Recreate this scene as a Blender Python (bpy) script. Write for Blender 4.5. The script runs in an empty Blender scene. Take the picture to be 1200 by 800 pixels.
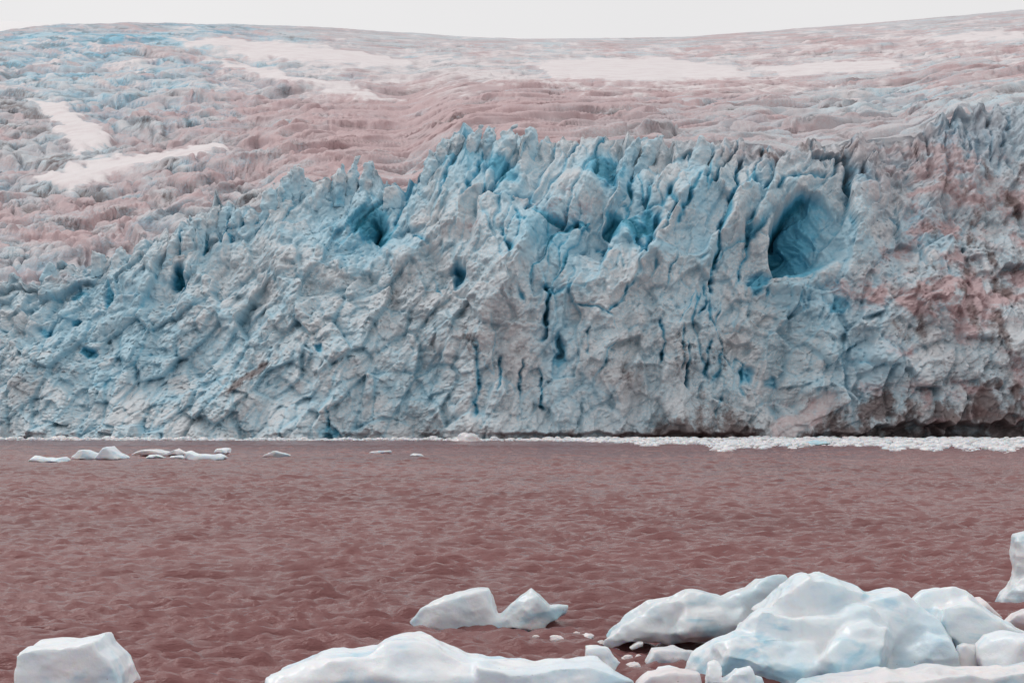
import bpy, math, random
import numpy as np

random.seed(7)
SC = bpy.context.scene
COL = SC.collection
F = 2400.0          # focal length in photo pixels (1200 wide)
CH = 5.0            # camera height above the water
HY = 485.0          # photo row of the level line of sight
GY = 400.0          # distance of the ice front

def wx(px, d): return (px - 600.0) / F * d
def wz(py, d): return CH + (HY - py) / F * d
def dist_at(py): return F * CH / (py - HY)      # distance of the water seen at row py

# ------------------------------------------------------------------ noise
def _h(ix, iy, iz, seed):
    with np.errstate(over='ignore'):
        h = (ix.astype(np.uint32) * np.uint32(374761393) + iy.astype(np.uint32) * np.uint32(668265263)
             + iz.astype(np.uint32) * np.uint32(2147483647 - 91) + np.uint32((seed * 974634533 + 12345) & 0xffffffff))
        h = (h ^ (h >> np.uint32(13))) * np.uint32(1274126177)
        h = (h ^ (h >> np.uint32(16))) * np.uint32(2246822519)
        h = h ^ (h >> np.uint32(13))
    return h

def _r(h): return h.astype(np.float32) * np.float32(1.0 / 4294967296.0)

def _i(a): return np.floor(a).astype(np.int64) & 0xffffffff

def gnoise2(x, y, seed=0):
    x = np.asarray(x, np.float32); y = np.asarray(y, np.float32)
    fx = np.floor(x); fy = np.floor(y)
    tx = x - fx; ty = y - fy
    u = tx * tx * tx * (tx * (tx * 6 - 15) + 10); v = ty * ty * ty * (ty * (ty * 6 - 15) + 10)
    ix = fx.astype(np.int64); iy = fy.astype(np.int64); z = np.zeros(1, np.int64)
    def g(i, j):
        a = _r(_h((ix + i) & 0xffffffff, (iy + j) & 0xffffffff, z, seed)) * np.float32(6.2831853)
        return np.cos(a) * (tx - i) + np.sin(a) * (ty - j)
    a = g(0, 0); b = g(1, 0); c = g(0, 1); d = g(1, 1)
    return ((a + (b - a) * u) * (1 - v) + (c + (d - c) * u) * v) * 1.5

def fbm2(x, y, o=4, seed=0, gain=.5):
    s = 0; a = 1.0; f = 1.0
    for k in range(o):
        s = s + a * gnoise2(x * f + 17.3 * k, y * f - 9.1 * k, seed + k); a *= gain; f *= 2.03
    return s

def ridge2(x, y, o=4, seed=0, gain=.5):
    s = 0; a = 1.0; f = 1.0
    for k in range(o):
        n = 1 - np.abs(gnoise2(x * f + 17.3 * k, y * f - 9.1 * k, seed + k)) * 1.6
        s = s + a * (n * n - .5); a *= gain; f *= 2.03
    return s

def gnoise3(x, y, z, seed=0):
    x = np.asarray(x, np.float32); y = np.asarray(y, np.float32); z = np.asarray(z, np.float32)
    fx = np.floor(x); fy = np.floor(y); fz = np.floor(z)
    tx = x - fx; ty = y - fy; tz = z - fz
    s = lambda t: t * t * (3 - 2 * t)
    u = s(tx); v = s(ty); w = s(tz)
    ix = fx.astype(np.int64); iy = fy.astype(np.int64); iz = fz.astype(np.int64)
    def g(i, j, k): return _r(_h((ix + i) & 0xffffffff, (iy + j) & 0xffffffff, (iz + k) & 0xffffffff, seed)) * 2 - 1
    def l(a, b, t): return a + (b - a) * t
    return l(l(l(g(0,0,0), g(1,0,0), u), l(g(0,1,0), g(1,1,0), u), v),
             l(l(g(0,0,1), g(1,0,1), u), l(g(0,1,1), g(1,1,1), u), v), w)

def fbm3(x, y, z, o=3, seed=0, gain=.5):
    s = 0; a = 1.0; f = 1.0
    for k in range(o):
        s = s + a * gnoise3(x * f + 7.7 * k, y * f - 3.1 * k, z * f + 5.3 * k, seed + k); a *= gain; f *= 2.03
    return s

def worley2(x, y, seed=0, jit=.9):
    """F1, edge distance, vector from the cell point, three random numbers of the cell"""
    x = np.asarray(x, np.float32); y = np.asarray(y, np.float32)
    fx = np.floor(x).astype(np.int64); fy = np.floor(y).astype(np.int64)
    z0 = np.zeros(1, np.int64); z1 = z0 + 1
    d1 = np.full(x.shape, 1e9, np.float32); d2 = d1.copy()
    ax = np.zeros_like(x); ay = np.zeros_like(x); bx = np.zeros_like(x); by = np.zeros_like(x)
    hid = np.zeros(x.shape, np.uint32)
    for i in (-1, 0, 1):
        for j in (-1, 0, 1):
            cx = (fx + i) & 0xffffffff; cy = (fy + j) & 0xffffffff
            h = _h(cx, cy, z0, seed); h2 = _h(cx, cy, z1, seed)
            rx = fx + i + .5 + (_r(h) - .5) * jit - x
            ry = fy + j + .5 + (_r(h2) - .5) * jit - y
            rx = rx.astype(np.float32); ry = ry.astype(np.float32)
            d = rx * rx + ry * ry
            n1 = d < d1; n2 = (~n1) & (d < d2)
            bx = np.where(n1, ax, np.where(n2, rx, bx)); by = np.where(n1, ay, np.where(n2, ry, by))
            d2 = np.where(n1, d1, np.where(n2, d, d2))
            ax = np.where(n1, rx, ax); ay = np.where(n1, ry, ay)
            d1 = np.where(n1, d, d1); hid = np.where(n1, h, hid)
    ex = bx - ax; ey = by - ay; L = np.sqrt(ex * ex + ey * ey) + 1e-6
    edge = np.abs(.5 * ((ax + bx) * ex + (ay + by) * ey) / L)
    zz = np.zeros(1, np.int64)
    r = [_r(_h(hid.astype(np.int64), zz, zz + k, seed + 50)) for k in (1, 2, 3)]
    return np.sqrt(d1), edge, -ax, -ay, r[0], r[1], r[2]

def worley3(p, seed=0):
    f = np.floor(p).astype(np.int64); d1 = np.full(len(p), 1e9)
    for i in (-1, 0, 1):
        for j in (-1, 0, 1):
            for k in (-1, 0, 1):
                c = (f + np.array((i, j, k))) & 0xffffffff
                r = np.stack([_r(_h(c[:, 0], c[:, 1], c[:, 2], seed * 3 + q)) for q in range(3)], -1)
                d1 = np.minimum(d1, ((f + np.array((i, j, k)) + r - p) ** 2).sum(1))
    return np.sqrt(d1)

def sstep(a, b, x):
    t = np.clip((x - a) / (b - a), 0, 1); return t * t * (3 - 2 * t)

def poly_sdf(px, py, pts):
    """signed distance (negative inside) to a polygon"""
    px = np.asarray(px, np.float32); py = np.asarray(py, np.float32)
    d = np.full(px.shape, 1e18, np.float32); s = np.zeros(px.shape, bool)
    n = len(pts)
    for k in range(n):
        ax, ay = pts[k]; bx, by = pts[(k + 1) % n]
        ex, ey = bx - ax, by - ay
        t = np.clip(((px - ax) * ex + (py - ay) * ey) / (ex * ex + ey * ey + 1e-12), 0, 1)
        qx = px - ax - ex * t; qy = py - ay - ey * t
        d = np.minimum(d, qx * qx + qy * qy)
        c = ((ay > py) != (by > py))
        if ey != 0:
            s ^= c & (px < ex * (py - ay) / ey + ax)
    d = np.sqrt(d)
    return np.where(s, -d, d)

def line_dist(px, py, pts):
    d = np.full(px.shape, 1e18, np.float32)
    for k in range(len(pts) - 1):
        ax, ay = pts[k]; bx, by = pts[k + 1]
        ex, ey = bx - ax, by - ay
        t = np.clip(((px - ax) * ex + (py - ay) * ey) / (ex * ex + ey * ey + 1e-12), 0, 1)
        d = np.minimum(d, (px - ax - ex * t) ** 2 + (py - ay - ey * t) ** 2)
    return np.sqrt(d)

def blur(a, n=1):
    for _ in range(n):
        p = np.pad(a, 1, mode='edge')
        a = (p[:-2, 1:-1] + p[2:, 1:-1] + 2 * p[1:-1, 1:-1]) * .25
        p = np.pad(a, 1, mode='edge')
        a = (p[1:-1, :-2] + p[1:-1, 2:] + 2 * p[1:-1, 1:-1]) * .25
    return a

# ------------------------------------------------------------------ mesh helpers
def mesh_from(name, V, Q, attrs=None):
    me = bpy.data.meshes.new(name)
    V = np.ascontiguousarray(V, np.float32); Q = np.ascontiguousarray(Q, np.int32)
    k = Q.shape[1]
    me.vertices.add(len(V)); me.vertices.foreach_set('co', V.ravel())
    me.loops.add(Q.size); me.loops.foreach_set('vertex_index', Q.ravel())
    me.polygons.add(len(Q))
    me.polygons.foreach_set('loop_start', np.arange(0, Q.size, k, dtype=np.int32))
    me.polygons.foreach_set('loop_total', np.full(len(Q), k, np.int32))
    me.polygons.foreach_set('use_smooth', np.ones(len(Q), bool))
    me.update(calc_edges=True)
    for n, a in (attrs or {}).items():
        at = me.attributes.new(n, 'FLOAT', 'POINT')
        at.data.foreach_set('value', np.ascontiguousarray(a, np.float32).ravel())
    return me

def obj(name, me, mat, parent=None, loc=(0, 0, 0)):
    o = bpy.data.objects.new(name, me); COL.objects.link(o)
    o.location = loc
    if parent: o.parent = parent
    if mat and not me.materials: me.materials.append(mat)
    return o

def tag(o, label, cat, group=None):
    o['label'] = label; o['category'] = cat
    if group: o['group'] = group
    return o

def grid_quads(nr, nc):
    i = np.arange(nr * nc).reshape(nr, nc)
    return np.stack([i[:-1, :-1], i[:-1, 1:], i[1:, 1:], i[1:, :-1]], -1).reshape(-1, 4)

def sub_mesh(name, V, Q, attrs, origin=(0, 0, 0)):
    u, inv = np.unique(Q, return_inverse=True)
    return mesh_from(name, V[u] - np.array(origin, np.float32), inv.reshape(Q.shape), {k: a.ravel()[u] for k, a in attrs.items()})

def surface_nets(Fv, org, h):
    nx, ny, nz = Fv.shape
    S = Fv < 0
    c = [(i, j, k) for i in (0, 1) for j in (0, 1) for k in (0, 1)]
    cnt = sum(S[i:nx - 1 + i, j:ny - 1 + j, k:nz - 1 + k].astype(np.int8) for i, j, k in c)
    act = (cnt > 0) & (cnt < 8)
    I = np.argwhere(act)
    idx = np.full(act.shape, -1, np.int64); idx[act] = np.arange(len(I))
    acc = np.zeros((len(I), 3), np.float32); n = np.zeros(len(I), np.float32)
    for a in c:
        for ax in range(3):
            if a[ax]: continue
            b = list(a); b[ax] = 1
            fa = Fv[I[:, 0] + a[0], I[:, 1] + a[1], I[:, 2] + a[2]]
            fb = Fv[I[:, 0] + b[0], I[:, 1] + b[1], I[:, 2] + b[2]]
            m = (fa < 0) != (fb < 0)
            t = np.where(m, fa / np.where(m, fa - fb, 1), 0)
            p = np.tile(np.array(a, np.float32), (len(I), 1)); p[:, ax] = t
            acc += p * m[:, None]; n += m
    V = (I + acc / n[:, None]) * h + np.array(org, np.float32)
    Q = []
    for ax in range(3):
        sl = [slice(1, -1)] * 3; sl[ax] = slice(0, -1)
        s2 = [slice(1, -1)] * 3; s2[ax] = slice(1, None)
        A = S[tuple(sl)]; B = S[tuple(s2)]
        E = np.argwhere(A != B); inside = A[A != B]
        off = np.array([1, 1, 1]); off[ax] = 0
        E = E + off
        u, v = (ax + 1) % 3, (ax + 2) % 3
        def cell(du, dv):
            e = E.copy(); e[:, u] -= du; e[:, v] -= dv
            return idx[e[:, 0], e[:, 1], e[:, 2]]
        q = np.stack([cell(1, 1), cell(0, 1), cell(0, 0), cell(1, 0)], -1)
        q[~inside] = q[~inside][:, ::-1]
        Q.append(q)
    Q = np.concatenate(Q)
    return V, Q[(Q >= 0).all(1)]

# ------------------------------------------------------------------ materials
def new_mat(name):
    m = bpy.data.materials.new(name); m.use_nodes = True
    nt = m.node_tree; nt.nodes.clear()
    out = nt.nodes.new('ShaderNodeOutputMaterial'); b = nt.nodes.new('ShaderNodeBsdfPrincipled')
    nt.links.new(b.outputs[0], out.inputs['Surface'])
    return m, nt, b

class NT:
    def __init__(s, nt): s.nt = nt
    def node(s, t, **k):
        n = s.nt.nodes.new(t)
        for a, v in k.items(): setattr(n, a, v)
        return n
    def put(s, sock, v):
        if hasattr(v, 'links'): s.nt.links.new(v, sock)
        elif isinstance(v, (tuple, list)) and len(v) == 3 and sock.type == 'RGBA': sock.default_value = (*v, 1)
        else: sock.default_value = v
    def attr(s, n): return s.node('ShaderNodeAttribute', attribute_name=n).outputs['Fac']
    def math(s, op, a, b=0.0, clamp=False):
        n = s.node('ShaderNodeMath', operation=op, use_clamp=clamp); s.put(n.inputs[0], a); s.put(n.inputs[1], b); return n.outputs[0]
    def mix(s, f, a, b, mode='MIX'):
        n = s.node('ShaderNodeMix', data_type='RGBA', blend_type=mode); s.put(n.inputs[0], f); s.put(n.inputs[6], a); s.put(n.inputs[7], b); return n.outputs[2]
    def ramp(s, v, a, b, lo=0.0, hi=1.0):
        n = s.node('ShaderNodeMapRange', interpolation_type='SMOOTHSTEP'); s.put(n.inputs[0], v)
        n.inputs[1].default_value = a; n.inputs[2].default_value = b; n.inputs[3].default_value = lo; n.inputs[4].default_value = hi; return n.outputs[0]
    def coords(s, scale=(1, 1, 1)):
        c = s.node('ShaderNodeTexCoord'); m = s.node('ShaderNodeMapping'); s.nt.links.new(c.outputs['Object'], m.inputs[0]); m.inputs['Scale'].default_value = scale; return m.outputs[0]
    def noise(s, vec, scale, detail=4, rough=.55, dist=0.0):
        n = s.node('ShaderNodeTexNoise'); s.put(n.inputs['Vector'], vec); n.inputs['Scale'].default_value = scale; n.inputs['Detail'].default_value = detail
        n.inputs['Roughness'].default_value = rough; n.inputs['Distortion'].default_value = dist; return n.outputs[0]
    def voro(s, vec, scale, feature='F1'):
        n = s.node('ShaderNodeTexVoronoi', feature=feature); s.put(n.inputs['Vector'], vec); n.inputs['Scale'].default_value = scale; return n.outputs['Distance']
    def bump(s, h, strength, dist, nrm=None):
        n = s.node('ShaderNodeBump'); n.inputs['Strength'].default_value = strength; n.inputs['Distance'].default_value = dist; s.put(n.inputs['Height'], h)
        if nrm is not None: s.put(n.inputs['Normal'], nrm)
        return n.outputs[0]

def glacier_mat():
    m, nt, b = new_mat('glacier_ice'); T = NT(nt)
    co = T.coords()
    n1 = T.noise(co, .12, 5, .6); n2 = T.noise(co, .7, 5, .65, .4); n3 = T.noise(co, 2.4, 3, .6)
    blue = T.math('ADD', T.attr('blue'), T.math('MULTIPLY', T.math('SUBTRACT', n2, .5), .5))
    pale = T.mix(T.ramp(n1, .35, .65), (.55, .59, .615), (.41, .555, .625))
    pale = T.mix(T.ramp(n3, .42, .72), pale, (.65, .655, .67))
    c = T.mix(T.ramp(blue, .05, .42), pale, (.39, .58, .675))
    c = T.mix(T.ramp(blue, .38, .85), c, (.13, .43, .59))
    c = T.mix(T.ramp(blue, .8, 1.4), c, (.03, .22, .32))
    pk = T.math('ADD', T.attr('pink'), T.math('MULTIPLY', T.math('SUBTRACT', T.noise(co, 1.7, 5, .7, .5), .5), 1.3))
    c = T.mix(T.ramp(pk, .15, .95, 0, .9), c, (.50, .335, .34))
    c = T.mix(T.math('MULTIPLY', T.ramp(T.math('ADD', T.attr('grime'), T.math('MULTIPLY', T.math('SUBTRACT', n2, .5), .6)), 0, 1), .85), c, (.405, .36, .378))
    c = T.mix(T.ramp(T.noise(co, .9, 6, .75), .60, .78, 0, .22), c, (.36, .40, .43))
    dn = T.math('ADD', T.attr('dirt_shade'), T.math('MULTIPLY', T.math('SUBTRACT', T.noise(co, 1.1, 5, .6, .8), .5), T.math('SUBTRACT', 1.3, T.math('MULTIPLY', T.attr('grime'), .9))))
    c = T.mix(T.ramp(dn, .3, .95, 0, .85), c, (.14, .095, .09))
    c = T.mix(T.ramp(T.math('ADD', T.attr('snow'), T.math('MULTIPLY', T.math('SUBTRACT', T.noise(T.coords((.25, .12, 1)), 1.0, 5, .65, .5), .5), .7)), .3, .72), c, T.mix(T.ramp(n1, .4, .7), (.73, .685, .69), (.66, .59, .60)))
    sp = T.math('MULTIPLY', T.ramp(T.voro(co, 7.0), .10, .05), T.ramp(T.noise(co, .9, 2), .56, .66))
    c = T.mix(T.math('MULTIPLY', sp, .7), c, (.22, .18, .17))      # grit frozen into the ice
    nt.links.new(c, b.inputs['Base Color'])
    b.inputs['Roughness'].default_value = .55; b.inputs['Specular IOR Level'].default_value = .3
    bn = T.bump(T.noise(co, 1.3, 5, .6, 0), .25, .4); bn = T.bump(T.voro(T.coords((1.2, .6, .7)), 1.3), .3, .35, bn); bn = T.bump(T.noise(co, 6, 4, .7), .3, .1, bn)
    nt.links.new(bn, b.inputs['Normal'])
    return m

def berg_mat(name, tint=(.58, .68, .74), blue=(.33, .56, .66), snow=(.74, .76, .78), pink=0.25):
    m, nt, b = new_mat(name); T = NT(nt)
    co = T.coords()
    n1 = T.noise(co, .55, 3, .5, .6); n2 = T.noise(co, 2.6, 5, .6, .3); n3 = T.noise(co, 14, 4, .65)
    c = T.mix(T.ramp(n1, .38, .62), snow, tint)
    c = T.mix(T.ramp(T.math('ADD', T.noise(T.coords((1, 1, 2.2)), .9, 4, .55, .9), T.math('MULTIPLY', T.attr('blue'), .5)), .50, .74), c, blue)
    c = T.mix(T.ramp(n2, .55, .75, 0, pink), c, (.72, .55, .55))
    sp = T.math('MULTIPLY', T.ramp(T.voro(co, 7.0), .10, .05), T.ramp(T.noise(co, .9, 2), .56, .66))
    c = T.mix(T.math('MULTIPLY', sp, .7), c, (.22, .18, .17))      # grit frozen into the ice
    nt.links.new(c, b.inputs['Base Color'])
    b.inputs['Roughness'].default_value = .36; b.inputs['Specular IOR Level'].default_value = .4
    b.inputs['Subsurface Weight'].default_value = .5; b.inputs['Subsurface Radius'].default_value = (.3, .6, .8); b.inputs['Subsurface Scale'].default_value = .4
    b.inputs['Coat Weight'].default_value = .25; b.inputs['Coat Roughness'].default_value = .16
    bn = T.bump(n2, .16, .10); bn = T.bump(T.voro(T.coords((1, 1, 1.5)), 3.2), .12, .08, bn); bn = T.bump(n3, .45, .025, bn)
    nt.links.new(bn, b.inputs['Normal'])
    return m

def water_mat():
    m, nt, b = new_mat('silty_water'); T = NT(nt)
    co = T.coords()
    n = T.noise(co, .03, 3, .5)
    c = T.mix(T.ramp(n, .35, .65), (.228, .100, .098), (.186, .078, .077))
    nt.links.new(c, b.inputs['Base Color'])
    b.inputs['Roughness'].default_value = .15; b.inputs['IOR'].default_value = 1.33
    b.inputs['Specular IOR Level'].default_value = .45
    b.inputs['Specular Tint'].default_value = (1, .83, .82, 1)
    bn = T.bump(T.noise(T.coords((.45, 1.5, 1)), 1.6, 5, .65, .2), .65, .2)
    bn = T.bump(T.noise(T.coords((.5, 1.5, 1)), 4.5, 5, .65, .2), .6, .07, bn)
    nt.links.new(bn, b.inputs['Normal'])
    return m

def snow_mat():
    m, nt, b = new_mat('far_snow'); T = NT(nt)
    n = T.noise(T.coords(), .01, 4)
    nt.links.new(T.mix(n, (.79, .775, .78), (.82, .81, .815)), b.inputs['Base Color']); b.inputs['Roughness'].default_value = .8
    return m

M_GL = glacier_mat(); M_W = water_mat(); M_SN = snow_mat()
M_B = berg_mat('berg_ice', (.66, .79, .86), (.40, .65, .77), (.81, .855, .88))
M_BG = berg_mat('grey_berg_ice', (.58, .69, .74), (.36, .57, .66), (.74, .77, .79), .3)
M_BW = berg_mat('white_berg_ice', (.73, .82, .88), (.54, .72, .82), (.83, .86, .885), .12)
M_BR = berg_mat('brash_ice', (.70, .72, .75), (.5, .66, .72), (.80, .77, .77), .35)
M_BP = berg_mat('silty_ice', (.72, .67, .68), (.6, .66, .70), (.80, .75, .755), .45)

# ------------------------------------------------------------------ glacier
GL = bpy.data.objects.new('glacier', None); COL.objects.link(GL); GL.location = (0, GY, 0)
tag(GL, 'huge blue and grey crevassed glacier front rising from the red-brown water', 'glacier')
GO = np.array((0, GY, 0), np.float32)

PX = np.arange(-140, 1341, 1.1).astype(np.float32)
NC = len(PX)
def curve(pts): 
    p = np.array(pts, float); return np.interp(PX, p[:, 0], p[:, 1])
def smooth1(a, n):
    k = np.hanning(n + 2)[1:-1]; k /= k.sum(); return np.convolve(np.pad(a, n // 2, mode='edge'), k, 'valid')[:len(a)]

CREST = curve([(-140,372),(-60,350),(0,330),(40,324),(80,307),(130,297),(170,282),(205,268),(240,246),(300,240),(325,212),(345,205),(400,205),(440,205),
               (470,218),(500,196),(520,168),(560,152),(620,150),(660,156),(700,160),(760,158),(800,164),(850,160),(900,160),(940,166),(980,160),(1020,154),(1060,156),
               (1080,146),(1100,134),(1150,124),(1200,117),(1340,108)])
TY = [530, 515, 420, 330, 260, 200, 150, 100]
TX = [-140, 0, 200, 300, 400, 500, 560, 600, 700, 800, 900, 1000, 1100, 1200, 1340]
TD = np.array([
 [ 14, 9, 5, 2, 0, 6, -2, -5, -5, -3, 2, 1, 0, -4, -4],
 [ 15,10, 6, 3, 1, 7, -1, -4, -4, -2, 3, 2, 1, -3, -3],
 [ 30,26,22,17,11,13,  5,  0,  0,  3, 9, 5, 5,  2,  2],
 [ 50,46,34,33,26,20, 11,  5,  6,  9,12,14,15, 15, 15],
 [ 68,64,52,46,39,30, 20, 14, 18, 15,17,22,28, 30, 30],
 [ 85,80,70,62,53,43, 36, 31, 29, 25,25,32,36, 38, 38],
 [100,95,88,80,70,60, 54, 50, 44, 40,38,44,46, 45, 45],
 [115,110,105,100,90,80,72, 68, 62, 58,56,58,58, 56, 56]], float)

def base_depth(px, py):
    cols = np.stack([smooth1(np.interp(PX, TX, r), 61) for r in TD])     # rows TY desc
    tyr = np.array(TY[::-1], float); cr = cols[::-1]
    out = np.empty(py.shape)
    for c in range(py.shape[1]):
        out[:, c] = np.interp(py[:, c], tyr, cr[:, c])
    return out

NR = 430; NB = 46
v = np.linspace(0, 1, NR)[:, None]
CR2 = CREST + 7 * gnoise2(PX / 13., PX * 0, 5)
PYg = 530 + (CR2[None, :] - 530) * v
PXg = np.repeat(PX[None, :], NR, 0)
DP = GY + blur(base_depth(PXg, PYg).astype(np.float32), 14)
X = (PXg - 600) / F * DP; Y = DP.copy(); Z = CH + (HY - PYg) / F * DP

def gauss(px, py, rx, ry, amt=1.0, ang=0.0):
    c, s = math.cos(math.radians(ang)), math.sin(math.radians(ang))
    dx = PXg - px; dy = PYg - py
    a = dx * c - dy * s; b = dx * s + dy * c
    return amt * np.exp(-(a / rx) ** 2 - (b / ry) ** 2)

wob = fbm2(X / 9, Z / 9, 3, 11); wob2 = fbm2(X / 9 + 50, Z / 9, 3, 12)
Xw = X + 1.6 * wob; Zw = Z + 1.6 * wob2
hrel = (530 - PYg) / (530 - CR2[None, :])        # 0 water .. 1 crest

# regional masks
M_slab = np.clip(sstep(480, 620, PXg) * sstep(360, 290, PYg) * (1 - .75 * sstep(985, 1080, PXg)) + gauss(560, 200, 90, 70, .8) + gauss(370, 235, 120, 45, .5) + gauss(250, 268, 70, 40, .6), 0, 1)
M_col = np.clip(sstep(545, 585, PXg) * sstep(900, 850, PXg) * sstep(290, 360, PYg) + gauss(1130, 165, 110, 45, .9) + gauss(260, 270, 70, 40, .6), 0, 1)
M_rub = np.clip(1 - M_slab - M_col, .12, 1)

def slab_layer(ang, la, lb, seed, lv, off):
    c, s = math.cos(math.radians(ang)), math.sin(math.radians(ang))
    a = Xw * c + Zw * s; b = -Xw * s + Zw * c
    f1, ed, da, db, r1, r2, r3 = worley2(a / la, b / lb, seed)
    d = (r1 - .5) * off + db * lb * (lv + .5 * (r2 - .5)) + da * la * .22 * (r3 - .5)
    return d, ed * lb, r3

s1, e1, q1 = slab_layer(62, 22, 5.5, 21, .30, 3.2)
s2, e2, q2 = slab_layer(70, 8, 2.3, 22, .22, 1.0)
c1, ce1, cq1 = slab_layer(88, 15, 4.6, 31, .10, 1.8)
c2, ce2, cq2 = slab_layer(84, 5, 1.7, 32, .10, .7)
r1_, re1, _, _, ra1, rb1, rc1 = worley2(Xw / 7.5, Zw / 5.5, 41)
r2_, re2, _, _, ra2, rb2, rc2 = worley2(Xw / 3.0 + .3 * wob2, Zw / 2.4, 42)
r3_, re3, da3, db3, ra3, rb3, rc3 = worley2(Xw / 1.25, Zw / 1.05, 43)
f5, fe5, da5, db5, fa5, fb5, fc5 = worley2(Xw / 4.2, Zw / 3.6, 45)

disp = 2.4 * fbm2(X / 26, Z / 26, 3, 3)
disp += M_slab * (1.25 * s1 + .8 * s2)
disp += M_col * (c1 + .9 * c2)
wl1 = 1.2 * gnoise2(X / 11, Z / 11, 13); wl2 = 1.2 * gnoise2(X / 11 + 9, Z / 11, 14)
crev = np.zeros_like(X)
def blocks(sx, sz, ang, seed, stepm, slope, chamf, cw, mask, keep=0.0):
    """angular blocks with tilted faces, parted by narrow gaps"""
    global crev
    c, s_ = math.cos(math.radians(ang)), math.sin(math.radians(ang))
    xa = X + wl1; za = Z + wl2
    u = xa * c + za * s_; v_ = -xa * s_ + za * c
    _, ed, da, db, ra, rb, rc = worley2(u / sx, v_ / sz, seed, .95)
    m = min(sx, sz)
    gap = np.exp(-np.maximum(ed * m - .02, 0) / cw) * (.35 + .65 * ra)
    crev += mask * gap * chamf
    return mask * (stepm * (ra - .5) + slope * (da * sx * (rb - .5) * 2 + db * sz * (rc - .55) * 2) - chamf * gap)
rub = 1.2 * (.6 - r1_ ** 2) * (.5 + ra1) + 1.0 * (ra1 - .5)
rub += .8 * fbm2(X / 13, Z / 11, 3, 62, .5)
disp += M_rub * rub
rz = .30 + .66 * M_rub + .25 * M_col
disp += blocks(9.5, 5.5, 58, 451, 2.6, .46, 1.1, .34, rz)
disp += blocks(4.4, 2.6, 66, 452, 1.3, .52, .75, .2, rz)
disp += blocks(1.9, 1.4, 50, 453, .6, .50, .40, .14, rz * .8)
disp = blur(disp.astype(np.float32), 1)
M_gran = np.clip(M_rub * sstep(-.35, .45, fbm2(X / 16, Z / 12, 3, 463) + .2) + .5, 0, 1)
disp += blocks(1.05, .8, 30, 454, .36, .5, .26, .12, M_gran)
disp += .10 * ridge2(X / 1.6, Z / 1.9, 3, 71, .6)

M_fl = gauss(1130, 162, 95, 42) + gauss(1000, 185, 60, 22, .5)
disp += M_fl * (1 - .7 * sstep(.9, 1, hrel)) * (1.7 * ridge2(X / 4.2 + .02 * Z, Z / 26, 2, 66, .4) + .5 * ridge2(X / 1.7, Z / 14, 2, 67))
# big ridges and gullies of the front: points, half-width px, height m
for pts, w, hgt in [([(622,152),(578,200),(522,262),(470,300)],15,3.2),([(843,172),(792,240),(752,310),(730,352)],13,3.4),([(893,182),(852,262),(815,332)],11,3.0),
  ([(552,392),(575,352),(612,300),(632,250)],17,4.0),([(556,395),(548,450),(556,515)],14,2.6),([(988,332),(972,400),(950,450)],18,3.0),([(770,300),(800,370),(792,450),(800,512)],15,2.6),
  ([(345,350),(376,420),(352,505)],20,2.6),([(300,400),(250,470),(225,515)],18,2.2),([(150,310),(120,380),(60,470)],22,2.4),([(690,212),(742,262),(792,300)],12,2.2),([(1040,320),(1120,380),(1200,400)],26,2.6),
  ([(1010,380),(1060,440),(1110,510)],24,2.2),([(660,300),(668,380),(662,515)],13,1.8),
  ([(505,300),(540,370),(552,425)],12,-3.6),([(430,330),(480,400),(520,455)],16,-2.4),([(905,350),(925,410),(902,470)],14,-2.6),([(200,340),(190,400),(150,460)],16,-2.2),
  ([(730,355),(745,420),(740,515)],12,-2.2),([(1010,400),(980,440),(960,500)],14,-2.2),([(470,225),(450,260),(420,300)],18,-3.0),([(620,235),(660,262),(690,285)],12,-2.6),([(745,185),(728,240),(715,275)],11,-2.8),
  ([(1075,200),(1060,260),(1050,310)],16,-2.2)]:
    ld = line_dist(PXg + 5 * wob, PYg + 5 * wob2, pts) / w
    disp += hgt * (np.exp(-ld * ld) if hgt < 0 else np.exp(-ld ** 1.3))

# natural cracks along block edges
crk = M_slab * (q1 > .45) * np.exp(-(e1 / .38) ** 2) * 2.6 + M_slab * (q2 > .6) * np.exp(-(e2 / .22) ** 2) * 1.0
crk += M_col * (cq1 > .62) * sstep(480, 420, PYg) * np.exp(-(ce1 / .2) ** 2) * 1.5 + M_col * (cq2 > .72) * np.exp(-(ce2 / .15) ** 2) * .6
crk *= (.35 + .9 * sstep(-.25, .4, fbm2(X / 17, Z / 17, 2, 77)))

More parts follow.
